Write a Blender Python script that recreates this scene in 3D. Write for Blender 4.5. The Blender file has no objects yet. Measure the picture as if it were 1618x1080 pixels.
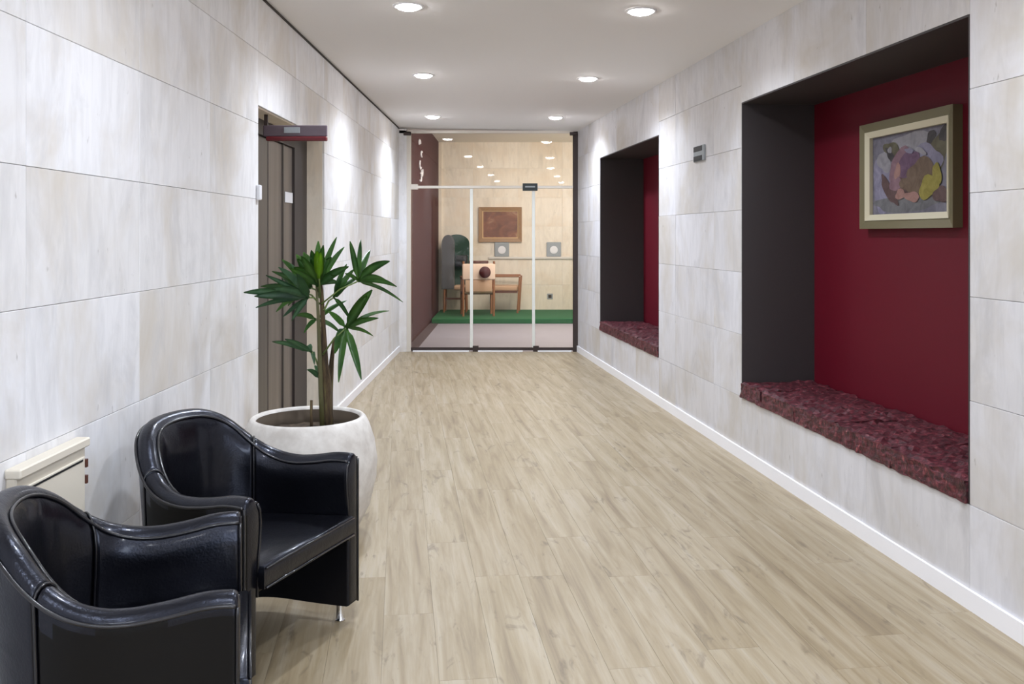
import bpy, bmesh, math, random
from mathutils import Vector, Matrix, noise
R = random.Random(7)
C = bpy.context.scene
COL = C.collection
PI = math.pi

# ------------------------------------------------------------------ camera, world, light, exposure
F = 1450.0
cam = bpy.data.cameras.new('camera')
cam.sensor_width = 36.0
cam.lens = 36.0 * F / 1618
cam.shift_y = -(540 - 372) / 1618.0
cam.clip_end = 200
cam_o = bpy.data.objects.new('camera', cam); COL.objects.link(cam_o)
cam_o.location = (0, 0, 1.4); cam_o.rotation_euler = (PI / 2, 0, 0)
C.camera = cam_o
w = bpy.data.worlds.new('world'); C.world = w; w.use_nodes = True
w.node_tree.nodes['Background'].inputs[0].default_value = (0.8, 0.88, 1.0, 1)
w.node_tree.nodes['Background'].inputs[1].default_value = 0.3
C.view_settings.view_transform = 'Standard'
C.view_settings.look = 'None'
C.view_settings.gamma = 1
C.view_settings.exposure = 0.12
C.view_settings.use_curve_mapping = False

def area(name, loc, rot, sx, sy, power, col):
    l = bpy.data.lights.new(name, 'AREA'); l.shape = 'RECTANGLE'; l.size = sx; l.size_y = sy
    l.energy = power; l.color = col
    o = bpy.data.objects.new(name, l); COL.objects.link(o); o.location = loc; o.rotation_euler = rot
    return o
# added soft daylight fill beside the solid right wall behind the camera
area('daylight_fill', (2.28, -1.45, 1.5), (PI / 2 + math.radians(6), 0, math.radians(90 - 16)), 2.2, 2.2, 150, (0.74, 0.84, 1.0))
# warm ceiling lamps of the lobby behind the glass
area('lobby_lamp', (0.6, 12.3, 3.0), (math.radians(25), 0, 0), 1.8, 1.2, 118, (1.0, 0.92, 0.85))
area('lobby_lamp', (0.6, 14.3, 3.0), (math.radians(15), 0, 0), 1.8, 1.0, 52, (1.0, 0.92, 0.85))

# ------------------------------------------------------------------ materials
def lin(c):
    return tuple(((x / 255) / 12.92 if x / 255 <= .04045 else ((x / 255 + .055) / 1.055) ** 2.4) for x in c) + (1,)

def mat(name, col, rough=.5, metal=0, coat=0, emis=None, estr=0, spec=None):
    m = bpy.data.materials.new(name); m.use_nodes = True
    b = m.node_tree.nodes['Principled BSDF']
    b.inputs['Base Color'].default_value = lin(col)
    b.inputs['Roughness'].default_value = rough
    b.inputs['Metallic'].default_value = metal
    b.inputs['Coat Weight'].default_value = coat
    if spec is not None: b.inputs['Specular IOR Level'].default_value = spec
    if emis:
        b.inputs['Emission Color'].default_value = lin(emis); b.inputs['Emission Strength'].default_value = estr
    return m

class NT:
    def __init__(s, m): s.t = m.node_tree; s.b = s.t.nodes['Principled BSDF']
    def n(s, typ, **k):
        x = s.t.nodes.new(typ)
        for a, v in k.items(): setattr(x, a, v)
        return x
    def l(s, a, b): s.t.links.new(a, b)
    def coords(s, scale=(1, 1, 1), rot=(0, 0, 0), src='pos', rnd=True):
        if src == 'pos': o = s.n('ShaderNodeNewGeometry').outputs['Position']
        else: o = s.n('ShaderNodeTexCoord').outputs['Object']
        if rnd:
            oi = s.n('ShaderNodeObjectInfo')
            v = s.n('ShaderNodeVectorMath', operation='SCALE'); v.inputs[0].default_value = (17, 31, 23)
            s.l(oi.outputs['Random'], v.inputs['Scale'])
            a = s.n('ShaderNodeVectorMath', operation='ADD'); s.l(o, a.inputs[0]); s.l(v.outputs[0], a.inputs[1]); o = a.outputs[0]
        m1 = s.n('ShaderNodeMapping'); m1.inputs['Rotation'].default_value = rot; s.l(o, m1.inputs[0])
        m2 = s.n('ShaderNodeMapping'); m2.inputs['Scale'].default_value = scale; s.l(m1.outputs[0], m2.inputs[0])
        return m2.outputs[0]
    def noise(s, vec, scale, detail=4, rough=.55, dist=0):
        x = s.n('ShaderNodeTexNoise'); x.inputs['Scale'].default_value = scale; x.inputs['Detail'].default_value = detail
        x.inputs['Roughness'].default_value = rough; x.inputs['Distortion'].default_value = dist
        s.l(vec, x.inputs['Vector']); return x.outputs['Fac']
    def ramp(s, fac, stops):
        x = s.n('ShaderNodeValToRGB'); e = x.color_ramp.elements
        while len(e) < len(stops): e.new(.5)
        for i, (p, c) in enumerate(stops): e[i].position = p; e[i].color = c if len(c) == 4 else lin(c)
        s.l(fac, x.inputs[0]); return x.outputs[0]
    def mix(s, a, b, fac, mode='MIX'):
        x = s.n('ShaderNodeMix', data_type='RGBA', blend_type=mode)
        if isinstance(fac, (int, float)): x.inputs[0].default_value = fac
        else: s.l(fac, x.inputs[0])
        for q, i in ((a, 6), (b, 7)):
            if isinstance(q, tuple): x.inputs[i].default_value = q if len(q) == 4 else lin(q)
            else: s.l(q, x.inputs[i])
        return x.outputs[2]
    def bump(s, h, strength, dist=.01):
        x = s.n('ShaderNodeBump'); x.inputs['Strength'].default_value = strength; x.inputs['Distance'].default_value = dist
        s.l(h, x.inputs['Height']); s.l(x.outputs[0], s.b.inputs['Normal'])
W4 = (1, 1, 1, 1); K4 = (0, 0, 0, 1)

def stone_mat(name, base, stain, rough=.55):
    m = mat(name, base, rough); t = NT(m)
    v = t.coords((1, 1, .22)); fine = t.noise(v, 16, 6, .62, .9)
    col = t.mix(base, tuple(max(0, c - 15) for c in base), t.ramp(fine, [(.42, K4), (.78, W4)]))
    cl = t.noise(t.coords((1, 1, .8)), 1.7, 5, .6, .5)
    col = t.mix(col, stain, t.ramp(cl, [(.46, K4), (.70, (.8, .8, .8, 1))]))
    bl = t.noise(t.coords((1, 1, .35)), 4.5, 6, .65, .8)
    col = t.mix(col, tuple(max(0, c - 34) for c in base), t.ramp(bl, [(.54, K4), (.76, (.75, .75, .75, 1))]))
    pit = t.noise(t.coords((1, 1, .45)), 26, 3, .5)
    col = t.mix(col, (120, 112, 102), t.ramp(pit, [(.72, K4), (.80, (.7, .7, .7, 1))]))
    oi = t.n('ShaderNodeObjectInfo')
    col = t.mix(col, t.ramp(oi.outputs['Random'], [(0, (.93, .92, .90, 1)), (1, (1, 1, 1, 1))]), 1.0, 'MULTIPLY')
    t.l(col, t.b.inputs['Base Color'])
    t.bump(fine, .12, .004)
    return m
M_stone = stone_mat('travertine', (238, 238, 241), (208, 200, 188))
M_stone_r = stone_mat('travertine_right', (222, 221, 225), (196, 188, 176))  # darker copy of the travertine, the right wall's weaker light put into it
M_joint = mat('joint_mortar', (222, 219, 214), .9)
M_lobstone = stone_mat('lobby_stone', (242, 232, 216), (232, 214, 190))

def floor_mat():
    m = mat('washed_oak_vinyl', (190, 176, 150), .42); t = NT(m)
    A = -math.atan(.1216)
    st = t.noise(t.coords((9, .55, 1), (0, 0, A)), 2.2, 7, .62, .6)
    col = t.ramp(st, [(.28, (132, 117, 95)), (.44, (156, 141, 114)), (.60, (170, 157, 134)), (.78, (178, 169, 154))])
    fn = t.noise(t.coords((40, 1.6, 1), (0, 0, A)), 2.5, 5, .6)
    col = t.mix(col, (128, 116, 96), t.ramp(fn, [(.52, K4), (.75, (.35, .35, .35, 1))]))
    kn = t.noise(t.coords((5, 1.3, 1), (0, 0, A)), 3.2, 4, .6, 1.2)
    col = t.mix(col, (112, 100, 82), t.ramp(kn, [(.60, K4), (.72, (.7, .7, .7, 1))]))
    oi = t.n('ShaderNodeObjectInfo')
    col = t.mix(col, t.ramp(oi.outputs['Random'], [(0, (.93, .91, .88, 1)), (.5, (.98, .97, .96, 1)), (1, (1, .995, .985, 1))]), 1.0, 'MULTIPLY')
    t.l(col, t.b.inputs['Base Color'])
    t.bump(fn, .08, .002)
    return m
M_floor = floor_mat()
M_ceil = mat('ceiling_paint', (240, 238, 238), .8)
M_white = mat('white_trim', (248, 247, 250), .45)
M_char = mat('charcoal_paint', (58, 53, 54), .6)
M_dgap = mat('dark_gap', (60, 55, 50), .9)
M_red = mat('crimson_paint', (96, 3, 26), .6, spec=.3)
M_redlob = mat('lobby_red_paint', (62, 9, 16), .8)

def granite():
    m = mat('red_granite', (120, 30, 40), .5); t = NT(m)
    v = t.coords((1, 1, 1), rnd=False)
    vo = t.n('ShaderNodeTexVoronoi'); vo.inputs['Scale'].default_value = 60; t.l(v, vo.inputs['Vector'])
    n1 = t.noise(v, 42, 5, .65)
    col = t.ramp(n1, [(.30, (30, 12, 18)), (.47, (78, 26, 36)), (.60, (112, 46, 56)), (.74, (176, 104, 104))])
    vs = t.n('ShaderNodeSeparateColor'); t.l(vo.outputs['Color'], vs.inputs[0])
    col = t.mix(col, (50, 22, 26), t.ramp(vs.outputs[0], [(.5, K4), (.9, (.8, .8, .8, 1))]))
    t.l(col, t.b.inputs['Base Color'])
    t.bump(n1, .7, .012)
    return m
M_granite = granite()

def leather():
    m = mat('black_leather', (11, 11, 14), .30, coat=.22, spec=.36); t = NT(m)
    t.b.inputs['Specular Tint'].default_value = (.72, .78, 1, 1); t.b.inputs['Coat Tint'].default_value = (.8, .84, 1, 1)  # blue of daylight reflections put into the specular and coat tint
    t.b.inputs['Coat Roughness'].default_value = .12
    v = t.coords((1, 1, 1), src='obj', rnd=False)
    a = t.noise(v, 160, 3, .5); b = t.noise(v, 9, 4, .5, .6)
    mx = t.n('ShaderNodeMath', operation='MULTIPLY_ADD'); t.l(b, mx.inputs[0]); mx.inputs[1].default_value = 5; t.l(a, mx.inputs[2])
    t.bump(mx.outputs[0], .22, .0035)
    return m
M_leather = leather()
M_leather_side = mat('black_leather_matte', (8, 7, 7), .5, spec=.22)
M_pipe = mat('leather_piping', (20, 20, 25), .3, coat=.3)
M_chrome = mat('chrome', (215, 215, 215), .15, 1)

def pot_mat():
    m = mat('pot_white', (228, 224, 218), .6); t = NT(m)
    n = t.noise(t.coords((1, 1, 1), src='obj', rnd=False), 14, 5, .6)
    t.l(t.ramp(n, [(.35, (200, 194, 187)), (.65, (222, 218, 212))]), t.b.inputs['Base Color']); t.bump(n, .2, .004)
    return m
M_pot = pot_mat()
M_potin = mat('pot_inside', (120, 108, 94), .7)
def soil_mat():
    m = mat('soil', (60, 46, 34), .95); t = NT(m)
    n = t.noise(t.coords(src='obj', rnd=False), 40, 4, .6)
    t.l(t.ramp(n, [(.35, (38, 30, 22)), (.7, (92, 76, 58))]), t.b.inputs['Base Color']); t.bump(n, .8, .01)
    return m
M_soil = soil_mat()
def trunk_mat():
    m = mat('fibrous_trunk', (70, 56, 38), .9); t = NT(m)
    n = t.noise(t.coords((1, 1, .12), src='obj', rnd=False), 90, 4, .6)
    t.l(t.ramp(n, [(.3, (34, 26, 18)), (.55, (82, 66, 44)), (.75, (104, 100, 58))]), t.b.inputs['Base Color']); t.bump(n, .8, .006)
    return m
M_trunk = trunk_mat()
def leaf_mat(name, c0, c1):
    m = mat(name, c0, .35); t = NT(m)
    n = t.noise(t.coords((1, 1, 1)), 9, 3, .5)
    t.l(t.ramp(n, [(.3, c0), (.7, c1)]), t.b.inputs['Base Color'])
    return m
M_leaf = leaf_mat('palm_leaf_dark', (40, 84, 34), (84, 128, 52))
M_leaf2 = leaf_mat('palm_leaf_bluish', (46, 84, 58), (84, 122, 80))
M_leafy = leaf_mat('palm_leaf_young', (92, 140, 20), (128, 176, 30))
M_stem = mat('green_stem', (98, 116, 58), .5)

def glass_mat():
    m = bpy.data.materials.new('clear_glass'); m.use_nodes = True; t = m.node_tree; t.nodes.clear()
    o = t.nodes.new('ShaderNodeOutputMaterial'); mx = t.nodes.new('ShaderNodeMixShader')
    tr = t.nodes.new('ShaderNodeBsdfTransparent'); tr.inputs[0].default_value = (.985, .99, .985, 1)
    g = t.nodes.new('ShaderNodeBsdfGlossy'); g.inputs['Roughness'].default_value = .02
    fr = t.nodes.new('ShaderNodeFresnel'); fr.inputs[0].default_value = 1.38
    t.links.new(fr.outputs[0], mx.inputs[0]); t.links.new(tr.outputs[0], mx.inputs[1]); t.links.new(g.outputs[0], mx.inputs[2])
    t.links.new(mx.outputs[0], o.inputs[0]); return m
M_glass = glass_mat()
M_edge = mat('polished_glass_edge', (226, 228, 222), .3)
M_alu = mat('pale_aluminium', (222, 216, 206), .35, .3)
M_dframe = mat('dark_metal', (62, 52, 50), .4, .4)
M_carpet = mat('green_carpet', (28, 96, 56), .95)
M_grey = mat('lobby_grey_floor', (156, 152, 162), .5)
M_gdark = mat('lobby_dark_border', (88, 76, 80), .5)
M_wood = mat('honey_wood', (150, 100, 66), .45)
M_wood_d = mat('dark_wood', (92, 52, 40), .45)
M_cream = mat('cream_upholstery', (232, 206, 184), .8)
M_tan = mat('tan_upholstery', (192, 158, 128), .8)
M_greenf = mat('green_upholstery', (34, 64, 52), .7)
M_greyf = mat('grey_upholstery', (82, 82, 84), .7)
M_redc = mat('wine_fabric', (74, 16, 18), .7)

def brushed(name, c0, c1):
    m = mat(name, c0, .38, .35); t = NT(m)
    n = t.noise(t.coords((6, 6, .25), rnd=False), 2.4, 4, .5)
    t.l(t.ramp(n, [(.35, c0), (.65, c1)]), t.b.inputs['Base Color']); return m
M_doorA = brushed('bronze_door_light', (100, 92, 86), (120, 110, 102))
M_doorB = brushed('bronze_door_mid', (78, 72, 68), (90, 84, 78))
M_doorC = mat('dark_door_frame', (48, 40, 38), .45)
M_lamp = mat('lamp_glow', (255, 255, 255), .5, emis=(255, 250, 248), estr=70)
M_box = mat('cream_enamel', (224, 216, 200), .45)
M_black = mat('black_plastic', (24, 24, 26), .5)
M_signd = mat('sign_dark_green', (34, 44, 46), .5)
M_signl = mat('sign_pale', (150, 156, 160), .5)
M_signred = mat('sign_red', (96, 18, 28), .4)
M_signgrey = mat('sign_grey_acrylic', (96, 84, 92), .2)
M_paper = mat('white_paper', (228, 228, 232), .6)
M_lobceil = mat('lobby_ceiling', (250, 244, 234), .8)

# ------------------------------------------------------------------ helpers
def link(name, bm, m, parent=None, smooth=False, loc=(0, 0, 0), rot=None, recalc=True):
    if recalc: bmesh.ops.recalc_face_normals(bm, faces=bm.faces)
    me = bpy.data.meshes.new(name); bm.to_mesh(me); bm.free()
    for x in (m if isinstance(m, (list, tuple)) else [m]): me.materials.append(x)
    if smooth:
        for p in me.polygons: p.use_smooth = True
        if smooth == 'auto': me.set_sharp_from_angle(angle=math.radians(35))
    o = bpy.data.objects.new(name, me); COL.objects.link(o)
    o.location = loc
    if rot: o.rotation_euler = rot
    if parent: o.parent = parent
    return o
def thing(name, label, cat, loc=(0, 0, 0), rz=0, group=None):
    o = bpy.data.objects.new(name, None); COL.objects.link(o); o.empty_display_size = .1
    o.location = loc; o.rotation_euler = (0, 0, rz)
    return tag(o, label, cat, group)
def tag(o, label, cat, group=None, kind=None):
    o['label'] = label; o['category'] = cat
    if group: o['group'] = group
    if kind: o['kind'] = kind
    return o
def struct(o, label, cat): return tag(o, label, cat, kind='structure')
def box(bm, x0, x1, y0, y1, z0, z1, bev=0, seg=1, mi=0):
    vs = [bm.verts.new((x, y, z)) for z in (z0, z1) for x, y in ((x0, y0), (x1, y0), (x1, y1), (x0, y1))]
    fs = [bm.faces.new([vs[i] for i in f]) for f in ((3, 2, 1, 0), (4, 5, 6, 7), (0, 1, 5, 4), (1, 2, 6, 5), (2, 3, 7, 6), (3, 0, 4, 7))]
    for f in fs: f.material_index = mi
    if bev:
        es = list({e for f in fs for e in f.edges})
        bmesh.ops.bevel(bm, geom=es, offset=bev, segments=seg, affect='EDGES', profile=.5)
    return bm
def nb(*a, **k):
    bm = bmesh.new(); box(bm, *a, **k); return bm
def tube(bm, pts, rad, seg=8, cap=True):
    pts = [Vector(p) for p in pts]; rings = []
    rads = rad if isinstance(rad, (list, tuple)) else [rad] * len(pts)
    up = None
    for i, p in enumerate(pts):
        t = (pts[min(i + 1, len(pts) - 1)] - pts[max(i - 1, 0)]).normalized()
        if up is None:
            up = Vector((0, 0, 1)) if abs(t.z) < .9 else Vector((1, 0, 0))
        a = t.cross(up)
        if a.length < 1e-4: a = t.cross(Vector((1, 0, 0)))
        a.normalize(); b = t.cross(a).normalized(); up = -b if b.dot(up) < 0 else b
        a = t.cross(up).normalized()
        rings.append([bm.verts.new(p + (a * math.cos(q) + up * math.sin(q)) * rads[i]) for q in [2 * PI * k / seg for k in range(seg)]])
    for r0, r1 in zip(rings, rings[1:]):
        for k in range(seg): bm.faces.new((r0[k], r0[(k + 1) % seg], r1[(k + 1) % seg], r1[k]))
    if cap:
        bm.faces.new(rings[0]); bm.faces.new(rings[-1])
    return bm
def lathe(bm, prof, seg=48, c=(0, 0), cap_top=False, cap_bot=True):
    rings = [[bm.verts.new((c[0] + r * math.cos(2 * PI * k / seg), c[1] + r * math.sin(2 * PI * k / seg), z)) for k in range(seg)] for r, z in prof]
    for r0, r1 in zip(rings, rings[1:]):
        for k in range(seg): bm.faces.new((r0[k], r0[(k + 1) % seg], r1[(k + 1) % seg], r1[k]))
    if cap_bot: bm.faces.new(rings[0])
    if cap_top: bm.faces.new(rings[-1])
    return bm
def prism(bm, poly, z0, z1, mi=0):
    a = [bm.verts.new((x, y, z0)) for x, y in poly]; b = [bm.verts.new((x, y, z1)) for x, y in poly]
    n = len(poly); fs = [bm.faces.new(a), bm.faces.new(b)]
    for i in range(n): fs.append(bm.faces.new((a[i], a[(i + 1) % n], b[(i + 1) % n], b[i])))
    for f in fs: f.material_index = mi
    return bm
def clip(poly, nx, ny, c):          # keep nx*x+ny*y >= c
    out = []
    for i in range(len(poly)):
        p, q = poly[i], poly[(i + 1) % len(poly)]
        dp, dq = nx * p[0] + ny * p[1] - c, nx * q[0] + ny * q[1] - c
        if dp >= 0: out.append(p)
        if dp * dq < 0:
            t = dp / (dp - dq); out.append((p[0] + t * (q[0] - p[0]), p[1] + t * (q[1] - p[1])))
    return out

# ------------------------------------------------------------------ the corridor shell
XL = -1.362; YB = -3.0; YG = 11.09
TA = math.atan(.1216); CA, SA = math.cos(TA), math.sin(TA)
RW = Matrix.Translation((2.139, 0, 0)) @ Matrix.Rotation(TA, 4, 'Z')   # right-wall frame: x into the wall, y along it
def xr(y): return 2.139 - .1216 * y
def hc(x): return 2.70 - .019 * (x - XL)

# floor: planks parallel to the right wall
fl = struct(link('floor', prism(bmesh.new(), [(XL - .01, YB), (xr(YB) + .01, YB), (xr(YG) + .01, YG), (XL - .01, YG)], -.1, -.004), mat('floor_underlay', (120, 110, 94), .9)),
            'washed pale oak plank floor of the corridor', 'floor')
pw, pl = .182, 1.30
for i in range(-2, 26):
    o0 = R.random() * pl
    x1 = -i * pw; x0 = x1 - pw
    for j in range(-4, 12):
        y0 = j * pl + o0; y1 = y0 + pl; g = .0004
        p = [RW @ Vector(q) for q in ((x0 + g, y0 + g, 0), (x1 - g, y0 + g, 0), (x1 - g, y1 - g, 0), (x0 + g, y1 - g, 0))]
        poly = [(q.x, q.y) for q in p]
        for hp in ((1, 0, XL), (0, 1, YB), (0, -1, -YG), (-1, -.1216, -2.139)):
            if poly: poly = clip(poly, *hp)
        if len(poly) < 3: continue
        ar = abs(sum(poly[k][0] * poly[(k + 1) % len(poly)][1] - poly[(k + 1) % len(poly)][0] * poly[k][1] for k in range(len(poly)))) / 2
        if ar < .004 or max(q[1] for q in poly) < 1.2: 
            continue
        cx = sum(q[0] for q in poly) / len(poly); cy = sum(q[1] for q in poly) / len(poly)
        link('floor_plank', prism(bmesh.new(), [(a - cx, b - cy) for a, b in poly], -.006, 0), M_floor, fl, loc=(cx, cy, 0))
link('floor_planking', prism(bmesh.new(), [(XL, YB), (xr(YB), YB), (xr(-.0), 0), (XL, 0)], -.004, -.001), M_floor, fl)['kind'] = 'stuff'
link('floor_planking', prism(bmesh.new(), [(XL, 0), (xr(0), 0), (xr(1.25), 1.25), (XL, 1.25)], -.004, -.001), M_floor, fl)['kind'] = 'stuff'

# ceiling
bm = bmesh.new()
pts = [(-1.95, YB), (2.65, YB), (2.65, YG + .1), (-1.95, YG + .1)]
a = [bm.verts.new((x, y, hc(x))) for x, y in pts]; b = [bm.verts.new((x, y, hc(x) + .12)) for x, y in pts]
bm.faces.new(a); bm.faces.new(b)
for i in range(4): bm.faces.new((a[i], a[(i + 1) % 4], b[(i + 1) % 4], b[i]))
struct(link('ceiling', bm, M_ceil), 'plain pale grey plaster ceiling of the corridor', 'ceiling')

def slabs(parent, rects, mt, xf0, xf1, M=None):
    for (y0, y1, z0, z1) in rects:
        g = .0008
        cy, cz = (y0 + y1) / 2, (z0 + z1) / 2; hy, hz = (y1 - y0) / 2 - g, (z1 - z0) / 2 - g
        dx = R.uniform(-.0008, .0008)
        o = link('stone_slab', nb(xf0 + dx, xf1, -hy, hy, -hz, hz, bev=.0012), mt, parent, loc=(0, cy, cz))

# left wall
DY0, DY1, DZ = 4.927, 6.66, 2.10
bm = bmesh.new()
box(bm, XL - .5, XL - .014, YB, DY0, -.05, 2.75); box(bm, XL - .5, XL - .014, DY1, YG + .06, -.05, 2.75)
box(bm, XL - .5, XL - .014, DY0, DY1, DZ, 2.75); box(bm, XL - .5, XL - .19, DY0, DY1, -.05, DZ)
wl = struct(link('wall_left', bm, M_joint), 'pale travertine clad wall on the left with a door recess', 'wall')
rows = [0, .395, .795, 1.195, 1.595, 2.0, 2.39, 2.698]
cols = [DY0 - .785 * k for k in range(10, 0, -1)] + [DY0]
rc = []
for y0, y1 in zip(cols, cols[1:]):
    for z0, z1 in zip(rows, rows[1:]): rc.append((y0, y1, z0, z1))
n = 6; cols2 = [DY1 + (YG - DY1) * k / n for k in range(n + 1)]
for y0, y1 in zip(cols2, cols2[1:]):
    for z0, z1 in zip(rows, rows[1:]): rc.append((y0, y1, z0, z1))
for y0, y1 in ((DY0, 5.79), (5.79, DY1)):
    rc += [(y0, y1, DZ, 2.39), (y0, y1, 2.39, 2.698)]
slabs(wl, rc, M_stone, XL - .014, XL)
# stone lining of the recess
bm = nb(XL - .14, XL - .0145, DY1 - .008, DY1 + .004, 0, DZ); box(bm, XL - .14, XL - .0145, DY0 - .004, DY0 + .008, 0, DZ)
box(bm, XL - .14, XL - .0145, DY0 + .008, DY1 - .008, DZ - .008, DZ + .002)
link('jamb_lining', bm, M_lobstone, wl)

# door in the recess
XD = XL - .14
d = struct(thing('door_1', '', '', (XD, 0, 0)), 'bronze metal double door set in the left wall recess', 'door')
bm = bmesh.new(); box(bm, -.03, .015, DY0 + .01, DY0 + .07, 0, DZ - .01); box(bm, -.03, .015, 6.28, DY1 - .01, 0, DZ - .01); box(bm, -.03, .015, DY0 + .07, 6.28, DZ - .10, DZ - .01)
link('door_frame', bm, M_doorC, d)
link('door_leaf', nb(-.04, -.004, DY0 + .075, 5.655, .01, DZ - .104, bev=.003), M_doorB, d)
l2 = link('door_leaf', nb(-.04, 0, 5.66, 6.275, .01, DZ - .104, bev=.003), M_doorA, d)
link('edge_strip', nb(.0, .010, 5.99, 6.012, .012, DZ - .106), M_doorB, l2)
tag(link('paper_notice', nb(0, .004, -.10, .10, -.035, .035), M_paper, loc=(XD + .002, 6.16, 1.655)), 'small square white notice stuck on the bronze door', 'notice')
tag(link('call_button', nb(-.002, .02, -.02, .02, -.04, .04, bev=.004), M_paper, loc=(XL + .002, 4.9, 1.63)), 'small white button plate on left wall at the door recess edge', 'button')

# projecting sign at the recess
s = thing('projecting_sign', 'grey and red projecting sign over the bronze door recess', 'sign', (XL, 5.25, 1.94))
bm = nb(-.06, .305, -.008, .008, .026, .09, bev=.004); link('sign_plate', bm, M_signgrey, s)
link('red_edge', nb(-.04, .305, -.025, .012, 0, .024, bev=.004), M_signred, s)
link('hanger', nb(-.055, -.035, -.006, .006, .088, .152), M_dframe, s)
# pale panel put in as the highlight on the sign plate
link('highlight_panel', nb(.06, .15, -.012, -.0085, .045, .078, bev=.001), M_signl, s)

# right wall with two niches
NZ0, NZ1, ND = .39, 2.232, .475
N1 = (3.474, 5.794); N2 = (7.652, 9.902); SE = 11.235; S0 = -2.85
def RWo(o): o.matrix_world = RW @ o.matrix_world; return o
bm = bmesh.new(); TK = .62
for (s0, s1, z0, z1) in ((S0, N1[0], -.05, 2.75), (N1[1], N2[0], -.05, 2.75), (N2[1], SE, -.05, 2.75), (N1[0], N1[1], -.05, NZ0), (N2[0], N2[1], -.05, NZ0), (N1[0], N1[1], NZ1, 2.75), (N2[0], N2[1], NZ1, 2.75)):
    box(bm, .014, TK, s0, s1, z0, z1)
for n_ in (N1, N2): box(bm, ND + .01, TK, n_[0], n_[1], NZ0, NZ1)
wr = struct(link('wall_right', bm, M_joint), 'pale travertine clad wall on the right with two deep niches', 'wall')
wr.location = (2.139, 0, 0); wr.rotation_euler = (0, 0, TA)
rrows = [0, .39, .78, 1.17, 1.56, 1.95, 2.34, 2.68]
rc = []
cA = [N1[0] - .76 * k for k in range(8, 0, -1)] + [N1[0]]
cB = [N1[1], 6.31, 7.19, N2[0]]; cD = [N2[1], 10.54, 11.17]
for cc in (cA, cB, cD):
    for y0, y1 in zip(cc, cc[1:]):
        for z0, z1 in zip(rrows, rrows[1:]): rc.append((y0, y1, z0, z1))
for n_ in (N1, N2):
    for k in range(3):
        y0 = n_[0] + (n_[1] - n_[0]) * k / 3; y1 = n_[0] + (n_[1] - n_[0]) * (k + 1) / 3
        rc += [(y0, y1, 0, NZ0), (y0, y1, NZ1, 2.68)]
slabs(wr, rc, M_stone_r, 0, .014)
for n_ in (N1, N2):
    t_ = .008
    bm = nb(.0, ND, n_[1] - t_, n_[1] + .002, NZ0, NZ1); link('niche_jamb', bm, M_char, wr)
    link('niche_jamb', nb(.0, ND, n_[0] - .002, n_[0] + t_, NZ0, NZ1), M_char, wr)
    link('niche_soffit', nb(.0, ND, n_[0] + t_, n_[1] - t_, NZ1 - t_, NZ1 + .001), M_char, wr)
    link('niche_back', nb(ND, ND + .012, n_[0], n_[1], NZ0, NZ1), M_red, wr)['label'] = 'crimson painted niche back panel'

# rough granite sills of the niches, one block after another
def granite_block(parent, s0, s1, seed):
    hx, hy, hz = ND / 2, (s1 - s0) / 2 - .0015, .046
    bm = bmesh.new(); box(bm, -hx, hx, -hy, hy, -hz, hz)
    es = [e for e in bm.edges]
    bmesh.ops.subdivide_edges(bm, edges=es, cuts=15, use_grid_fill=True)
    for v in bm.verts:
        p = v.co + Vector((seed * 3.1, s0 * 2.0, 0))
        k = noise.fractal(p * 17, .8, 2.0, 4); k2 = noise.noise(p * 6)
        f = Vector((0, 0, 0))
        if v.co.z > hz - 1e-4: f.z += .013 * k + .006 * k2
        if v.co.z > hz - 1e-4 and v.co.x < -hx + .02: f.z -= .006
        if v.co.x < -hx + 1e-4: f.x += .008 * k + .003 * k2 + .002
        if v.co.x < -hx + 1e-4 and v.co.z < -hz + 1e-4: f.z += .001 * k
        v.co += f
    o = link('stone_block', bm, M_granite, parent, smooth=False, loc=(hx - .012, (s0 + s1) / 2, NZ0 + hz))
    return o
for n_, cuts, nm, lb in ((N1, (0, .23, .46, .66, .86, 1), 'trim_1', 'rough red granite sill slab in the large near niche'), (N2, (0, .3, .62, 1), 'trim_2', 'rough red granite sill slab in the small far niche')):
    t = struct(thing(nm, '', '', (2.139, 0, 0), TA), lb, 'sill')
    a, b = n_[0] + .01, n_[1] - .01
    for i, (c0, c1) in enumerate(zip(cuts, cuts[1:])): granite_block(t, a + (b - a) * c0, a + (b - a) * c1, i + a)

# baseboards and shadow gap
o = link('baseboard_right', nb(-.013, .0, .3, 11.17, 0, .074), M_white, loc=(2.139, 0, 0), rot=(0, 0, TA)); struct(o, 'white baseboard along the right wall', 'baseboard')
bm = nb(XL, XL + .013, YB + .01, DY0, 0, .074, bev=.002); box(bm, XL, XL + .013, DY1, YG - .04, 0, .074, bev=.002)
struct(link('baseboard_left', bm, M_white), 'white baseboard along the left wall', 'baseboard')
o = link('trim_3', nb(XL - .004, XL + .006, YB, YG - .05, 2.684, 2.697), M_dgap); struct(o, 'thin dark strip standing in for the shadow gap where left wall meets the ceiling', 'trim')  # shade of the gap put into a dark strip
# plain back wall behind the camera
bm = nb(-1.9, 3.1, YB - .15, YB, -.05, 2.85); struct(link('wall_back', bm, M_stone), 'pale plain wall behind the camera', 'wall')

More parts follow.
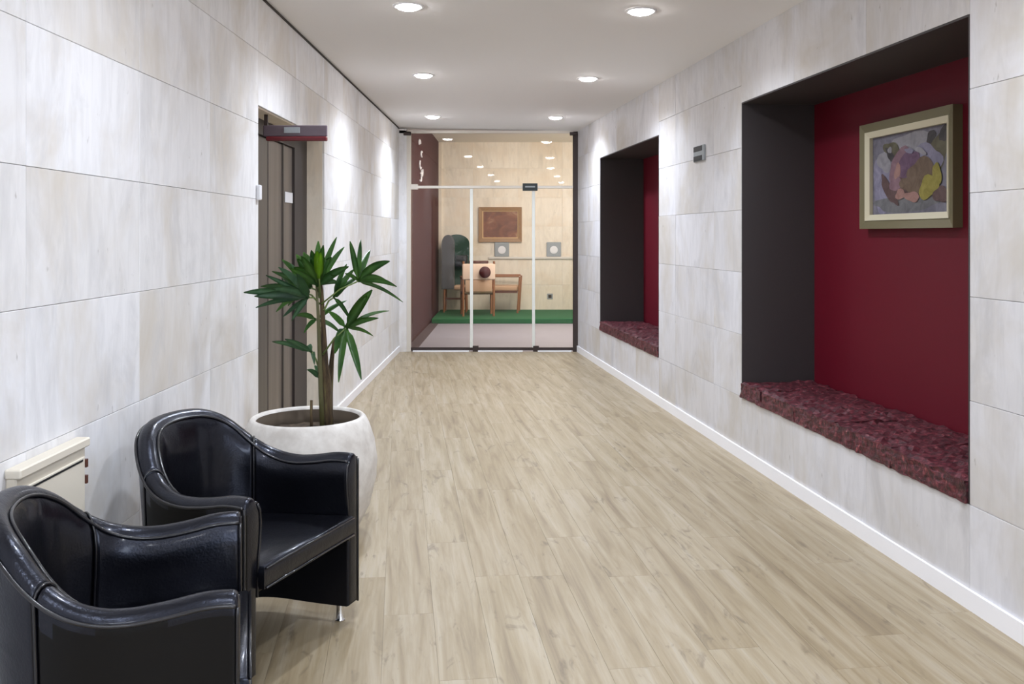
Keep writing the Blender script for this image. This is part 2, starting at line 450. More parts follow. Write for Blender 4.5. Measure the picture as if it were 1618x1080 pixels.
# ------------------------------------------------------------------ downlights
def lamp_at(x, y, label):
    z = hc(x)
    t = thing('ceiling_downlight', label, 'ceiling light', (x, y, z - .002), 0, 'round recessed downlights of the corridor ceiling')
    bm = lathe(bmesh.new(), [(.070, -.004), (.086, -.006), (.088, .001), (.070, .001), (.070, -.004)], 32, cap_bot=False); link('trim_ring', bm, M_white, t, True)
    bm = lathe(bmesh.new(), [(.069, -.003), (.058, -.013), (.035, -.020), (.012, -.022)], 32, cap_bot=False, cap_top=True); link('diffuser', bm, M_lamp, t)
    l = bpy.data.lights.new('downlight_beam', 'SPOT'); l.energy = 104 if y > 4 else 80; l.spot_size = math.radians(152); l.spot_blend = .9
    l.color = (.80, .88, 1.0); l.shadow_soft_size = .06
    o = bpy.data.objects.new('downlight_beam', l); COL.objects.link(o); o.location = (0, 0, -.035); o.parent = t
for x, y, lb in ((-.58, 5.14, 'round glowing downlight, nearest in the left ceiling row'), (-.71, 7.36, 'round glowing downlight, middle one of the left ceiling row'),
                 (-.857, 9.95, 'round glowing downlight, farthest in the left row by the glass'), (.724, 5.147, 'round glowing downlight, nearest in the right ceiling row'),
                 (.61, 7.37, 'round glowing downlight, middle one of the right ceiling row'), (.467, 9.82, 'round glowing downlight, farthest in the right row by the glass')):
    lamp_at(x, y, lb)
for x, y in ((-.45, 2.9), (-.35, .7), (-.2, -1.5), (.95, 2.9), (1.15, .7), (1.3, -1.5)):
    lamp_at(x, y, 'round recessed downlight in the ceiling, ' + ('left' if x < .5 else 'right') + ' row, ' + {2.9: 'just in front of', .7: 'just above', -1.5: 'well behind'}[y] + ' the camera')

# ------------------------------------------------------------------ glass partition
GX0, GX1, GZ = -1.30, .775, 2.655
g = thing('glass_partition', 'frameless glass partition with doors closing the corridor end', 'glass partition', (0, YG, 0))
xs = [-1.225, (745 - 809) / 1450 * YG, (843 - 809) / 1450 * YG, .735]
ZB = 1.985
link('transom_pane', nb(xs[0], xs[3], -.005, .005, ZB + .018, GZ - .02), M_glass, g)
for i in range(3):
    nm = 'glass_door_leaf' if i else 'glass_side_pane'
    link(nm, nb(xs[i] + .02, xs[i + 1] - .012, -.005, .005, .05, ZB - .018), M_glass, g)
link('transom_rail', nb(xs[0] - .01, xs[3] + .01, -.018, .018, ZB - .016, ZB + .016, bev=.002), M_alu, g)
link('left_post', nb(GX0 + .03, xs[0] + .005, -.03, .03, 0, GZ, bev=.002), M_alu, g)
link('right_post', nb(xs[3], GX1 + .02, -.03, .03, 0, GZ, bev=.002), M_dframe, g)
link('head_rail', nb(GX0 - .06, GX1 + .03, -.03, .03, GZ - .022, GZ + .01), M_alu, g)
for x in xs[1:3]: link('edge_stile', nb(x - .018, x + .018, -.012, .012, .04, ZB - .018, bev=.002), M_edge, g)
link('bottom_rail', nb(xs[0], xs[3], -.016, .016, .015, .05), M_dframe, g)
for a, b in ((xs[0] + .03, xs[1] - .03), (xs[1] + .08, xs[2] - .13), (xs[2] + .05, xs[3] - .02)):
    link('threshold_strip', nb(a, b, -.05, -.017, .001, .016), M_white, g)
for x in (xs[1] + .05, xs[2] + .03): link('floor_hinge', nb(x - .035, x + .035, -.025, .025, .0, .07, bev=.003), M_dframe, g)
link('patch_fitting', nb(xs[0] - .05, xs[0] + .09, -.024, .024, ZB - .03, ZB + .035, bev=.004), M_alu, g)
for x in (xs[0] - .03, xs[3] + .01): link('top_bracket', nb(x - .05, x + .04, -.05, -.031, GZ - .05, GZ - .01, bev=.003), M_dframe, g)
s = tag(link('door_sign', nb(-.09, .09, -.006, .006, -.045, .045, bev=.002), M_signd, loc=((837.5 - 809) / 1450 * YG, YG - .027, ZB)), 'small dark sign on the transom rail of the glass partition', 'sign')
link('sign_band', nb(-.06, .06, -.0085, -.0062, -.006, .012), M_signl, s)
# glazing side returns and header, lobby ceiling level above
struct(link('trim_4', nb(XL - .02, GX0 + .03, YG - .03, YG + .05, 0, 2.69), M_stone), 'narrow pale stone return beside the glass partition', 'trim')
struct(link('wall_header', nb(-1.95, 2.6, YG + .1, YG + .2, GZ + .02, 3.2), M_lobceil), 'cream header above the glass partition', 'wall')

# ------------------------------------------------------------------ lobby beyond
YF = 16.4; LXL = -1.31; PZ = .08; PY = 14.6
struct(link('floor', nb(LXL - .2, 2.4, YG + .0, YF + .2, -.12, -.001), M_grey), 'smooth grey stone floor of the lobby behind the glass', 'floor')
struct(link('trim_5', nb(LXL, LXL + .14, YG + .06, PY - .002, -.001, .004), M_gdark), 'dark floor border beside the red lobby wall', 'trim')
bm = nb(LXL + .03, 2.2, PY, YF, -.001, PZ, bev=.012, seg=2)
tag(link('carpeted_platform', bm, M_carpet), 'low platform covered in green carpet behind the glass', 'platform')
wf = struct(link('wall_far', nb(-1.7, 2.4, YF + .012, YF + .2, -.05, 3.2), M_joint), 'cream stone wall at the far end of the lobby', 'wall')
zz = [0.0, .52, 1.04, 1.56, 2.08, 2.6, 3.07]; xx = [-1.5, -.7, .1, .9, 1.7, 2.4]
for x0, x1 in zip(xx, xx[1:]):
    for z0, z1 in zip(zz, zz[1:]):
        link('stone_slab', nb(-(x1 - x0) / 2 + .001, (x1 - x0) / 2 - .001, 0, .012, -(z1 - z0) / 2 + .001, (z1 - z0) / 2 - .001), M_lobstone, wf, loc=((x0 + x1) / 2, YF, (z0 + z1) / 2))
struct(link('wall_far_left', nb(LXL - .2, LXL, YG + .06, YF, -.05, 3.2), M_redlob), 'dark red painted side wall of the lobby', 'wall')
struct(link('trim_6', nb(LXL, LXL + .05, YF - .05, YF, 0, 3.06), M_lobstone), 'pale corner strip between red and cream lobby walls', 'trim')
struct(link('wall_far_right', nb(2.2, 2.4, YG + .2, YF, -.05, 3.2), M_lobceil), 'cream side wall of the lobby', 'wall')
struct(link('ceiling', nb(-1.9, 2.4, YG + .2, YF + .2, 3.07, 3.2), M_lobceil), 'cream ceiling of the lobby behind the glass', 'ceiling')

def pxl(u, v, y): return ((u - 809) / 1450 * y, y, 1.4 - (v - 372) / 1450 * y)
# lettering-like emblem on the red wall (seen edge on): pale vertical signage
t = thing('wall_lettering', 'pale raised marks high on the red lobby wall', 'sign', (LXL, 12.9, 2.45))
for k, (dy, dz, h) in enumerate(((0, .25, .09), (.3, .12, .08), (.1, -.05, .12), (.35, -.12, .14), (.15, -.22, .12))):
    bm = bmesh.new(); tube(bm, [(.012, dy + .16 * math.cos(a) * .6, dz + h * .5 * math.sin(a)) for a in [i * PI / 5 + k for i in range(7)]], .012, 6)
    link('raised_mark', bm, M_white, t)

# picture on far wall
def picture(root, wdt, hgt, fw, dep, mo, mi_, lip):
    # local: x along width, y depth (front is -y), z up; origin bottom centre
    def mitre(nm, inner, outer, y0, y1, m):
        bm = bmesh.new()
        (ix, iz0, iz1), (ox, oz0, oz1) = inner, outer
        o_ = [(-ox, oz0), (ox, oz0), (ox, oz1), (-ox, oz1)]; i_ = [(-ix, iz0), (ix, iz0), (ix, iz1), (-ix, iz1)]
        V = lambda L, y: [bm.verts.new((x, y, z)) for x, z in L]
        of, ob, inf, inb = V(o_, y0), V(o_, y1), V(i_, y0 + .012), V(i_, y1)
        for k in range(4):
            q = (k + 1) % 4
            bm.faces.new((of[k], of[q], inf[q], inf[k])); bm.faces.new((of[k], of[q], ob[q], ob[k]))
            bm.faces.new((inf[k], inf[q], inb[q], inb[k])); bm.faces.new((ob[k], ob[q], inb[q], inb[k]))
        return link(nm, bm, m, root)
    mitre('frame', (wdt / 2 - fw, fw, hgt - fw), (wdt / 2, 0, hgt), -dep, 0, mo)
    mitre('inner_lip', (wdt / 2 - fw - lip, fw + lip, hgt - fw - lip), (wdt / 2 - fw, fw, hgt - fw), -dep + .006, -.002, mi_)
M_gold = mat('dull_gold_frame', (150, 112, 70), .5)
M_goldl = mat('light_gold', (206, 172, 124), .5)
def brownart():
    m = mat('brown_painting', (110, 66, 44), .6); t = NT(m)
    n = t.noise(t.coords(src='obj', rnd=False), 5, 4, .6, 1)
    t.l(t.ramp(n, [(.3, (92, 52, 36)), (.55, (128, 78, 52)), (.75, (176, 136, 100))]), t.b.inputs['Base Color']); return m
x, y, z = pxl(790.5, 382, YF)
p = thing('painting', 'brown painting in a gold frame on the far cream wall', 'painting', (x, YF - .001, z))
picture(p, .77, .62, .065, .04, M_gold, M_goldl, .015)
link('canvas', nb(-.31, .31, -.014, -.002, .075, .545), brownart(), p)
# thin shelf rail, two plates made up as light reflections, socket
x0, _, z0 = pxl(772, 407, YF); x1, _, _ = pxl(925, 407, YF)
tag(link('wall_rail', nb(x0, x1, YF - .035, YF, z0 - .02, z0 + .02, bev=.004), M_alu), 'thin pale rail shelf along the far cream wall', 'rail')
for u, lb, w_ in ((793, 'silvery plate shaped as a light reflection, under the brown painting', .2), (875, 'silvery plate shaped as a light reflection, at the right end of the rail', .2)):
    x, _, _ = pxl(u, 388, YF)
    p = thing('light_reflection', lb, 'reflection', (x, YF - .02, z0 + .02), 0, 'plates shaped as light reflections above the lobby rail')
    link('reflection_plate', nb(-.13, .13, -.012, .012, 0, .26, bev=.01), M_signl, p)
    bm = lathe(bmesh.new(), [(.07, 0), (.07, .006), (.05, .010)], 24, cap_top=True); link('reflection_disc', bm, M_paper, p, loc=(0, -.012, .12), rot=(PI / 2, 0, 0))
x, _, z = pxl(869, 468, YF)
so = tag(link('wall_socket', nb(-.05, .05, -.01, 0, -.05, .05, bev=.003), M_signl, loc=(x, YF, z)), 'small grey wall socket low on the far cream wall', 'socket')
link('socket_face', nb(-.028, .028, -.014, -.0102, -.028, .028, bev=.002), M_dframe, so)

# chairs of the lobby, local: seat faces +x, origin on platform
def bar(bm, p, q, r=.018, seg=6): tube(bm, [p, q], r, seg)
def lobby_chair(loc, rz, label, back=True, cushion=True):
    t = thing('wooden_armchair', label, 'chair', loc, rz, 'wooden armchairs on the green platform')
    W = .25
    for sx, sy in ((.22, W), (.22, -W), (-.22, W), (-.22, -W)):
        top = .62 if sx > 0 else (.90 if back else .62)
        bm = bmesh.new(); bar(bm, (sx, sy, 0), (sx - (.0 if sx > 0 else .04), sy, top), .019); link('leg', bm, M_wood, t, 'auto')
    for sy in (W, -W):
        link('armrest', nb(-.25, .25, sy - .025, sy + .025, .61, .64, bev=.006), M_wood, t)
        link('side_rail', nb(-.22, .22, sy - .012, sy + .012, .34, .38), M_wood_d, t)
    link('seat', nb(-.22, .24, -W + .015, W - .015, .37, .46, bev=.025, seg=3), M_tan, t, True)
    link('front_rail', nb(.205, .23, -W + .015, W - .015, .33, .37), M_wood_d, t)
    if back:
        link('backrest', nb(-.285, -.225, -W - .02, W + .02, .60, .86, bev=.02, seg=3), M_cream, t, True)
        link('lower_back', nb(-.27, -.235, -W + .03, W - .03, .40, .60, bev=.012, seg=2), M_tan, t, True)
        link('top_rail', nb(-.275, -.235, -.16, .16, .862, .91, bev=.01), M_wood_d, t)
    return t
Y1 = 15.15; x, _, _ = pxl(754, 500, Y1)
c1 = lobby_chair((x, Y1 + .08, PZ + .001), PI / 2 + .12, 'wooden armchair with cream back seen from behind, beyond the glass')
Y2 = 15.85; x2, _, _ = pxl(797, 490, Y2)
c2 = lobby_chair((x2 + .02, Y2 + .05, PZ + .001), PI * .98, 'low wooden open armchair against the far cream wall', back=False)
bm = bmesh.new(); bmesh.ops.create_uvsphere(bm, u_segments=20, v_segments=12, radius=.095)
for v in bm.verts: v.co.y *= .55
xx_, _, z_ = pxl(767, 429, Y1)
tag(link('round_cushion', bm, M_redc, smooth=True, loc=(xx_, Y1 - .262, z_)), 'small dark wine round cushion on the back of cream armchair', 'cushion')
# hooded high-back chair: grey side, green rounded hood
Y3 = 15.96; x3, _, _ = pxl(720, 500, Y3)
h = thing('hooded_chair', 'tall high-back chair with green rounded top and grey side', 'chair', (x3, Y3, PZ + .001), 0)
def hood(y0, y1, w0, w1, z0, z1, ns=12):
    bm = bmesh.new(); P = [(w0, z0), (w1, z0)] + [((w0 + w1) / 2 + (w1 - w0) / 2 * math.cos(a), z1 - .16 + .16 * math.sin(a)) for a in [PI * k / ns for k in range(ns + 1)]]
    A = [bm.verts.new((x, y0, z)) for x, z in P]; B = [bm.verts.new((x, y1, z)) for x, z in P]
    bm.faces.new(A); bm.faces.new(B)
    for k in range(len(P)): bm.faces.new((A[k], A[(k + 1) % len(P)], B[(k + 1) % len(P)], B[k]))
    bmesh.ops.bevel(bm, geom=[e for e in bm.edges if abs(e.verts[0].co.y - e.verts[1].co.y) < 1e-5], offset=.012, segments=2, affect='EDGES')
    return bm
link('backrest', hood(.14, .22, -.21, .23, .40, 1.34), M_greenf, h, 'auto')
link('side_panel', hood(-.22, .14, -.23, -.02, .40, 1.33), M_greyf, h, 'auto')
link('side_wing', nb(.0, .20, -.02, .138, .78, .98, bev=.02, seg=2), M_black, h, True)
link('seat', nb(-.02, .22, -.2, .138, .38, .46, bev=.02, seg=2), M_tan, h, True)
for sx, sy in ((-.19, -.18), (.19, -.18), (-.19, .18), (.19, .18)):
    bm = bmesh.new(); bar(bm, (sx, sy, 0), (sx * .95, sy, .40), .018); link('leg', bm, M_wood, h, 'auto')
link('stretcher', nb(-.19, .19, -.19, -.165, .22, .25), M_wood_d, h)

# ------------------------------------------------------------------ painting in the niche
a0, a1 = 4.209 / CA, 5.076 / CA
pc = RW @ Vector((ND, (a0 + a1) / 2 + .005, 1.437))
p = thing('painting', 'abstract purple and yellow painting in olive gilt frame in the near niche', 'painting', pc, TA - PI / 2)
M_olive = mat('olive_gilt', (112, 104, 76), .45, .2); M_lip = mat('cream_gilt_lip', (206, 198, 172), .4)
PW, PH = a1 - a0, .575
picture(p, PW, PH, .045, .05, M_olive, M_lip, .032)
def blob_art():
    pal = dict(bg=(128, 124, 140), lav=(150, 144, 172), grey=(120, 118, 122), dark=(58, 52, 54), pur=(112, 76, 108), mau=(148, 108, 122), pink=(180, 130, 120), och=(118, 92, 70), yel=(166, 152, 52), olive=(98, 92, 66), pale=(168, 164, 172), br=(96, 66, 64))
    ks = list(pal); mats = []
    for k in ks:
        m = mat('paint_' + k, pal[k], .7); t = NT(m); n = t.noise(t.coords((1, 1, 1), src='obj', rnd=False), 14, 4, .6, 1)
        c = tuple(int(.72 * q + .12 * 112) for q in pal[k]); t.l(t.ramp(n, [(.3, tuple(max(0, q - 16) for q in c)), (.7, tuple(min(255, q + 14) for q in c))]), t.b.inputs['Base Color']); mats.append(m)
    bm = bmesh.new(); W_, H_ = PW - .155, PH - .155
    box(bm, -W_ / 2, W_ / 2, -.012, -.002, .077, .077 + H_)
    def patch(k, pts, lay):        # pts in 0..1 (u right, v down)
        vs = [bm.verts.new(((u - .5) * W_, -.012 - .00025 * lay, .077 + H_ * (1 - v))) for u, v in pts]
        f = bm.faces.new(vs); f.material_index = ks.index(k)
    def ell(k, cx, cy, rx, ry, rot, lay, wob=.12):
        P = []
        for i in range(22):
            a = 2 * PI * i / 22; r = 1 + wob * math.sin(3 * a + cx * 20) + wob * .5 * math.cos(5 * a + cy * 9)
            x, y = rx * r * math.cos(a), ry * r * math.sin(a)
            P.append((min(.995, max(.005, cx + x * math.cos(rot) - y * math.sin(rot))), min(.995, max(.005, cy + x * math.sin(rot) + y * math.cos(rot)))))
        patch(k, P, lay)
    L = [('lav', .14, .62, .13, .38, 0), ('pale', .60, .16, .32, .13, .2), ('grey', .45, .88, .44, .10, 0), ('olive', .86, .30, .12, .24, .3), ('dark', .78, .12, .05, .09, .4), ('dark', .93, .10, .05, .10, .2),
         ('lav', .72, .36, .20, .16, .5), ('pale', .17, .33, .09, .14, -.4), ('olive', .27, .18, .12, .08, .5), ('dark', .27, .27, .04, .13, -.6), ('pale', .25, .19, .03, .04, 0), ('mau', .42, .40, .16, .22, .5),
         ('pur', .50, .42, .12, .20, .3), ('och', .66, .52, .16, .18, .6), ('br', .24, .70, .06, .22, -.5), ('br', .36, .68, .13, .13, .4), ('mau', .33, .60, .08, .12, 0), ('pink', .36, .47, .04, .10, .2),
         ('och', .55, .66, .16, .10, .3), ('pink', .55, .80, .10, .06, .2), ('yel', .76, .70, .11, .15, .5), ('br', .90, .80, .09, .09, 0), ('pink', .40, .76, .06, .07, .5), ('yel', .86, .55, .05, .12, -.2), ('lav', .52, .24, .06, .03, .3), ('pale', .66, .26, .09, .03, .6)]
    for i, (k, cx, cy, rx, ry, ro) in enumerate(L): ell(k, cx, cy, rx, ry, ro, i + 1)
    link('canvas', bm, mats, p, recalc=False)
blob_art()

# exit plate on right wall
s0, s1 = 6.43 / CA, 6.66 / CA
o = tag(link('wall_sign', nb(-.012, 0, -(s1 - s0) / 2, (s1 - s0) / 2, -.055, .055, bev=.002), M_signl), 'small sign with two dark bands on right wall between the niches', 'sign')
q = RW @ Vector((-.001, (s0 + s1) / 2, 1.985)); o.location = q; o.rotation_euler = (0, 0, TA)
for z0, z1 in ((.016, .052), (-.052, -.016)):
    link('dark_band', nb(-.0145, -.0122, -.075, .108, z0, z1), M_black, o)

# cream cabinet on left wall
b_ = thing('wall_cabinet', 'cream enamel cabinet low on left wall beside the near armchair', 'cabinet', (XL, 2.665, .32))
link('body', nb(0, .03, -.2, .2, 0, .45, bev=.004), M_box, b_)
dd = link('door', nb(.03, .036, -.185, .185, .01, .395, bev=.002), M_box, b_)
link('slot', nb(.036, .0375, -.14, .17, .383, .389), M_black, dd)
link('top_cap', nb(-.0, .045, -.205, .203, .425, .452, bev=.004), M_box, b_)
link('hinge', nb(.03, .040, .186, .198, .36, .385), M_wood_d, b_); link('hinge', nb(.03, .040, .186, .198, .31, .335), M_wood_d, b_)

# ------------------------------------------------------------------ armchairs
def make_chair(label, loc, rz, skew=0.0, seedv=0):
    """front faces +x.  skew shifts the arms' reach so that one tip stands forward."""
    t = thing('leather_armchair', label, 'armchair', loc, rz, 'black leather tub armchairs by the left wall')
    HW, RB, XF, XC = .325, .30, 0.0, -.235      # half width, back depth radius, front x, centre of the curved back
    def path(s):        # s in -1..1, returns outer plan point and outward normal
        La = -XC; Lc = PI * .5 * (HW + RB) / 2 ; tot = La + Lc
        d = abs(s) * tot; sg = 1 if s >= 0 else -1
        if d < Lc:
            a = d / Lc * PI / 2; e = .86
            cx, sx = math.cos(a), math.sin(a)
            x = XC - RB * abs(cx) ** e; y = sg * HW * abs(sx) ** e
            n = Vector((-cx / RB, sg * sx / HW, 0)).normalized()
        else:
            x = XC + (d - Lc) ; y = sg * HW; n = Vector((0, sg, 0))
        fr = max(0, (x - XC) / La)
        y += sg * .012 * fr * fr
        return Vector((x + sg * skew * max(0, fr), y, 0)), n
    def height(s):
        k = abs(s)
        pts = [(0, .785), (.15, .775), (.28, .735), (.40, .665), (.52, .615), (.66, .59), (.80, .60), (.92, .618), (1, .612)]
        for (a, ha), (b, hb) in zip(pts, pts[1:]):
            if k <= b:
                u = (k - a) / (b - a); u = u * u * (3 - 2 * u) if False else u; return ha + (hb - ha) * u
        return pts[-1][1]
    def hs(s): return sum(height(max(-1, min(1, s + q))) for q in (-.05, -.025, 0, .025, .05)) / 5
    TH = .062
    ZB_ = .062
    def profile(s):
        h_ = hs(s); lean = .050 * math.exp(-(s / .42) ** 2)
        P, n = path(s); out = []
        def pt(off, z):       # off: inward distance from outer surface
            l = lean * max(0, (z - .35) / .43)
            return P + n * (l - off) + Vector((0, 0, z))
        for z in (ZB_, .2, .35, .46, h_ - .085, h_ - .05): out.append(pt(0, min(z, h_ - .05)))
        for k in range(1, 8):
            a = PI * k / 8
            out.append(pt(TH / 2 - TH / 2 * math.cos(a) * (1.12), h_ - .05 + .042 * math.sin(a) + .004))
        for z in (h_ - .05, h_ - .09, h_ - .15, .42, .30, ZB_): 
            bul = .018 * math.exp(-((z - (h_ - .10)) / .09) ** 2)
            out.append(pt(TH + bul, z))
        return out
    def shell(nm, s0, s1, n_, capA, capB):
        bm = bmesh.new(); rings = []
        for i in range(n_ + 1):
            s = s0 + (s1 - s0) * i / n_; pr = profile(s)
            if nm == 'backrest':
                for j in range(13, 17):
                    p_ = pr[j]; w_ = noise.noise(Vector((s * 16, p_.z * 4 + seedv, 2.0))) * .010 * (1 - abs(s) / .45)
                    P, nn = path(s); pr[j] = p_ + nn * w_
            rings.append([bm.verts.new(q) for q in pr])
        for r0, r1 in zip(rings, rings[1:]):
            for k in range(len(r0) - 1): bm.faces.new((r0[k], r0[k + 1], r1[k + 1], r1[k]))
            bm.faces.new((r0[-1], r0[0], r1[0], r1[-1]))
        if capA: bm.faces.new(rings[0])
        if capB: bm.faces.new(rings[-1])
        for end, on, sg in ((rings[0], capA, -1), (rings[-1], capB, 1)):
            if on:
                pass
        bmesh.ops.recalc_face_normals(bm, faces=bm.faces)
        caps = [f for f in bm.faces if len(f.verts) > 4]
        if caps:
            es = list({e for f in caps if abs(f.normal.x) > .8 for e in f.edges})
            if es: bmesh.ops.bevel(bm, geom=es, offset=.012, segments=3, affect='EDGES', profile=.5)
        for f in bm.faces:
            c_ = f.calc_center_median(); d_ = Vector((c_.x - XC, c_.y, 0))
            if c_.x > XC: d_.x = 0
            if abs(f.normal.z) < .35 and f.normal.dot(d_) > 0 and c_.z < .56 and nm == 'armrest': f.material_index = 1
        o = link(nm, bm, [M_leather, M_leather_side], t, 'auto')
        return o
    sm = .43
    g = .004
    shell('backrest', -sm + g, sm - g, 40, True, True)
    shell('armrest', -1, -sm - g * .2, 28, True, True); shell('armrest', sm + g * .2, 1, 28, True, True)
    # piping: along the outer and inner rim edge, down the arm fronts, and at the two seams
    N_ = 90
    def rim(j, push):
        pts = []
        for i in range(N_ + 1):
            s = -1 + 2 * i / N_; pr = profile(s); P, nn = path(s); v = pr[j] + nn * push + Vector((0, 0, .002))
            if abs(s) > .999: v.x -= .006
            pts.append(v)
        return pts
    for j, push in ((6, .003), (12, -.003)):
        bm = bmesh.new(); tube(bm, rim(j, push), .0048, 8); link('piping', bm, M_pipe, t, True)
    for sg in (-1, 1):
        pr = profile(sg * 1.0); 
        for j0, j1 in ((0, 6), (12, 17)):
            pts = [pr[k] + Vector((-.002, sg * (.001 if j0 == 0 else -.001), 0)) for k in range(j0, j1 + 1)]
            bm = bmesh.new(); tube(bm, pts, .0045, 6); link('piping', bm, M_pipe, t, True)
        pr = profile(sg * sm)
        bm = bmesh.new(); tube(bm, pr, .0035, 6); link('seam', bm, M_pipe, t, True)
    # seat cushion: plan follows the inside of the shell
    pin = []
    for i in range(41):
        s = -1 + 2 * i / 40; P, nn = path(s); q = P - nn * (TH + .002); pin.append(Vector((q.x, q.y, 0)))
    pin[0].x += .022; pin[-1].x += .022
    bm = bmesh.new(); rings = []
    cen = Vector((-.22, 0, 0))
    lv = [(.325, .0), (.335, -.004), (.372, -.004), (.386, .0), (.394, .012), (.398, .04)]
    for z, ins in lv:
        rings.append([bm.verts.new((q + (cen - q).normalized() * ins) + Vector((0, 0, z + (q.x) * .05))) for q in pin])
    for r0, r1 in zip(rings, rings[1:]):
        for k in range(len(r0)): bm.faces.new((r0[k], r0[(k + 1) % len(r0)], r1[(k + 1) % len(r0)], r1[k]))
    bm.faces.new(rings[0])
    r0 = rings[-1]
    for f_ in (.75, .45):
        r1 = [bm.verts.new(cen + (v.co - cen) * f_ + Vector((0, 0, 0))) for v in r0]
        for v0, v1 in zip(rings[-1], r1): v1.co.z = v0.co.z * f_ + .398 * (1 - f_) + .008 * (1 - f_) - .004 * noise.noise(v1.co * 12)
        for k in range(len(r0)): bm.faces.new((r0[k], r0[(k + 1) % len(r0)], r1[(k + 1) % len(r0)], r1[k]))
        r0 = r1
    cv = bm.verts.new((-.22, 0, .392))
    for k in range(len(r0)): bm.faces.new((r0[k], r0[(k + 1) % len(r0)], cv))
    link('seat_cushion', bm, M_leather, t, 'auto')
    a, b = pin[0], pin[-1]
    for z in (.388, .328):
        bm = bmesh.new(); tube(bm, [(a.x + .003, a.y + .008, z + a.x * .05), (b.x + .003, b.y - .008, z + b.x * .05)], .004, 6); link('piping', bm, M_pipe, t, True)
    # dark seat base under the cushion
    bm = nb(-.42, -.06, -HW + .07, HW - .07, .27, .322, bev=.01); link('seat_base', bm, M_leather_side, t)
    for fx, fy in ((-.05, HW - .03), (-.05, -HW + .03), (XC - RB + .10, .17), (XC - RB + .10, -.17)):
        if fx > -.1: fx += skew * (1 if fy > 0 else -1)
        zt = .066 if fx > -.1 else .30
        bm = lathe(bmesh.new(), [(.017, 0), (.019, .004), (.016, .010), (.014, zt)], 20, cap_top=True)
        link('foot', bm, M_chrome, t, 'auto', loc=(fx, fy, 0))
    return t
make_chair('black leather tub armchair next to the white plant pot', (-.68, 3.05, 0), math.radians(-20), 0, 0)
make_chair('black leather tub armchair nearest the camera in the lower left corner', (-.695, 2.345, 0), math.radians(16), 0, 3)

# ------------------------------------------------------------------ potted palm
PX, PYY = -.948, 4.27
pl_ = thing('potted_palm', 'lady palm with fan leaves in a round white pot by the door', 'potted plant', (PX, PYY, 0))
prof = [(.17, 0), (.20, .006), (.235, .05), (.285, .15), (.315, .28), (.318, .36), (.305, .45), (.282, .52), (.265, .553), (.255, .562), (.243, .560), (.236, .548), (.240, .50), (.262, .44)]
link('pot', lathe(bmesh.new(), prof[:12], 72), M_pot, pl_, True)
link('pot_lining', lathe(bmesh.new(), [(.2365, .549), (.238, .52), (.243, .48), (.25, .47)], 72, cap_bot=False), M_potin, pl_, True)
bm = lathe(bmesh.new(), [(.240, .475), (.243, .482), (.20, .492), (.10, .490), (.03, .498)], 40, cap_top=True)
for v in bm.verts: v.co.z += .008 * noise.noise(v.co * 25)
link('soil', bm, M_soil, pl_, True)
def pp(u, v, dy=0.0):       # where a point of the plant stands, from its measured height and side position
    y = PYY + dy; return Vector(((u - 809) / 1450 * y - PX, dy, 1.4 - (v - 372) / 1450 * y))
def trunk(pts, r, m, nm='stem'):
    bm = bmesh.new(); tube(bm, pts, r, 10)
    return link(nm, bm, m, pl_, True)
trunk([pp(517, 690, .02), pp(516, 640, .02), pp(515, 600, .02), pp(513, 575, .02), pp(511, 520, .02), pp(508, 460, .01), pp(505, 430, 0)], [.032, .029, .024, .018, .012, .009, .005], M_trunk, 'trunk')
trunk([pp(510, 690, -.03), pp(507, 620, -.03), pp(505, 560, -.02), pp(503, 500, -.02), pp(500, 450, -.01)], [.012, .011, .010, .008, .005], mat('olive_stem', (78, 76, 42), .6), 'stem')
trunk([pp(521, 685, .05), pp(521, 620, .05), pp(524, 570, .05), pp(528, 535, .04)], [.016, .015, .011, .007], M_trunk, 'trunk')
trunk([pp(492, 690, -.08), pp(492, 632, -.08)], [.008, .006], M_trunk, 'trunk')
def leaflet(parent, a, b, wd, mt, droop=.02, fold=.35):
    a, b = Vector(a), Vector(b); d = b - a; L = d.length; t = d.normalized()
    side = t.cross(Vector((0, -1, .25))); side.normalize(); nrm = side.cross(t).normalized()
    bm = bmesh.new(); n_ = 9; rows_ = []
    for i in range(n_ + 1):
        k = i / n_
        wv = wd * (math.sin(PI * min(1, .12 + .88 * k) ** .9) ** .6 if k < 1 else .12) * .5
        if k < .12: wv = wd * .2
        c = a + d * k + Vector((0, 0, -droop * k * k * 1.5 + droop * .6 * math.sin(PI * k)))
        rows_.append([bm.verts.new(c + side * wv + nrm * wv * fold), bm.verts.new(c), bm.verts.new(c - side * wv + nrm * wv * fold)])
    for r0, r1 in zip(rows_, rows_[1:]):
        bm.faces.new((r0[0], r0[1], r1[1], r1[0])); bm.faces.new((r0[1], r0[2], r1[2], r1[1]))
    ext = bmesh.ops.solidify(bm, geom=bm.faces[:], thickness=.0012)
    return link('leaflet', bm, mt, parent, True)
RL = random.Random(3)
def frond(base, ctr, dc, tips, mt, wd=.026, young=None):
    """base pixel on the stem, ctr pixel of the fan's hub, dc its depth offset, tips: (u, v, depth)"""
    c = pp(ctr[0], ctr[1], dc); b0 = pp(base[0], base[1], 0)
    mid = (b0 + c) / 2 + Vector((0, 0, .015))
    bm = bmesh.new(); tube(bm, [b0, mid, c], [.0045, .004, .004], 6); f = link('frond', bm, M_stem, pl_, True)
    for i, tp in enumerate(tips):
        q = pp(tp[0], tp[1], dc + tp[2]); m_ = M_leafy if young and i in young else mt
        leaflet(f, c, q, wd * RL.uniform(.85, 1.15) * (tp[3] if len(tp) > 3 else 1), m_, RL.uniform(.004, .02))
    return f
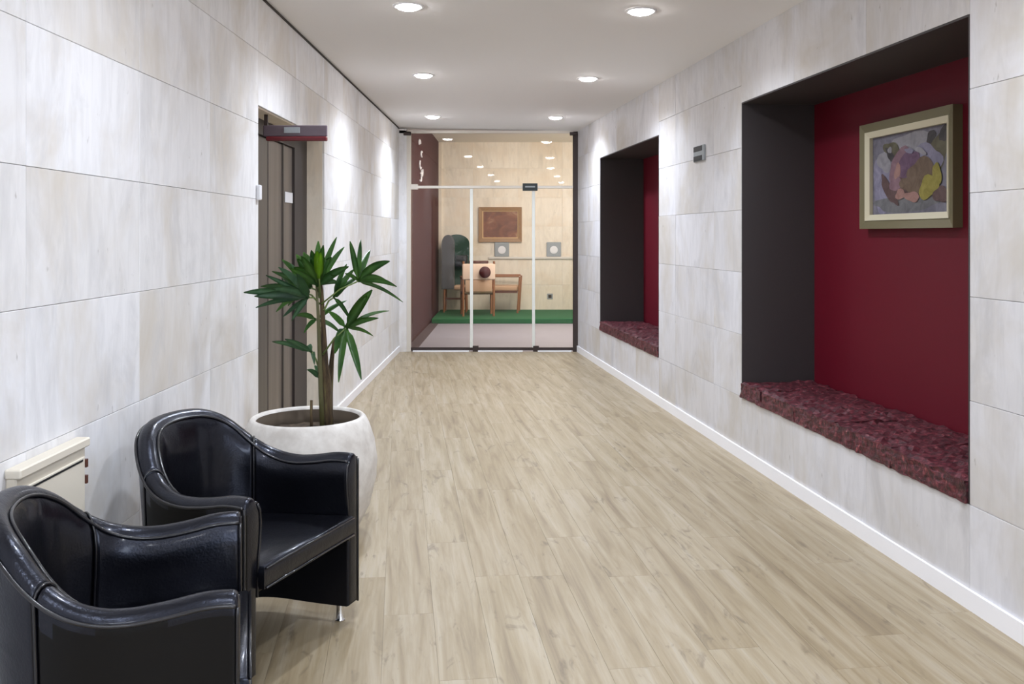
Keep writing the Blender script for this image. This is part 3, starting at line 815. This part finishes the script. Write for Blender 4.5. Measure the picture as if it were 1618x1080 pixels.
frond((506, 470), (503, 452), -.02, [(532, 368, .05), (544, 383, .08), (503, 378, 0, 1.3), (492, 386, -.04, 1.5), (511, 383, -.03, 1.3), (476, 398, -.1, 1.2), (551, 415, .0, 1.2), (457, 420, -.12), (484, 392, .04)], M_leaf, .030)
frond((506, 468), (504, 440), -.07, [(501, 388, -.03, 1.2), (507, 396, -.04, 1.1)], M_leafy, .030, (0, 1))
frond((508, 480), (566, 444), .02, [(553, 374, .02), (570, 376, .08), (585, 389, .08), (616, 403, -.05, 1.5), (627, 443, -.04, 1.1), (637, 469, .06, .7), (610, 432, -.1, .9), (598, 452, .1, .8), (545, 428, -.03, .8)], M_leaf, .026)
frond((510, 560), (547, 518), -.03, [(588, 452, .0, 1.6), (580, 462, -.08, 1.5), (598, 497, -.05), (590, 524, .06, .7), (571, 590, -.03, 1.3), (535, 594, -.02, 1.1), (529, 548, .02, 1.5), (519, 488, .06), (615, 481, .05, .6)], M_leaf, .027)
frond((505, 480), (487, 470), -.06, [(385, 455, -.06, 1.4), (402, 464, -.10, 1.5), (404, 479, -.02, .9), (420, 432, .0), (440, 412, .06), (460, 408, .06), (461, 503, -.04), (430, 448, -.12, 1.4), (470, 430, -.12, 1.4), (447, 498, .02, .8)], M_leaf2, .027)
frond((505, 470), (492, 455), .06, [(445, 405, .06), (468, 392, .08, 1.2), (480, 388, .05, 1.2), (430, 426, .08), (450, 440, .1, 1.3)], M_leaf, .029)
frond((506, 590), (493, 556), -.03, [(430, 534, -.08, 1.2), (450, 532, -.06), (485, 538, .04), (497, 566, .0, .9), (470, 545, .05, .9)], M_leaf2, .024)
frond((508, 610), (505, 598), -.02, [(485, 577, -.05, 1.1), (497, 570, .04, .8)], M_leaf2, .022)
frond((506, 520), (500, 505), .03, [(465, 492, .04), (480, 520, .0, .8), (540, 520, .03, .9), (548, 470, .08)], M_leaf, .024)
frond((505, 480), (480, 462), .05, [(412, 446, .06), (424, 462, .08), (436, 486, .05), (455, 476, .02, 1.2), (444, 432, .10, 1.3), (462, 422, .1)], M_leaf, .027)
frond((505, 465), (498, 448), .02, [(470, 404, .0, 1.3), (464, 414, -.06, 1.3), (518, 404, .06, 1.2), (524, 396, -.02), (530, 430, -.05, 1.3), (536, 442, .04, 1.1)], M_leaf, .030)
frond((512, 490), (527, 470), .04, [(560, 420, .04, 1.2), (548, 410, .02), (570, 430, .08), (545, 452, -.03, 1.1), (555, 500, -.02, .8)], M_leaf, .025)
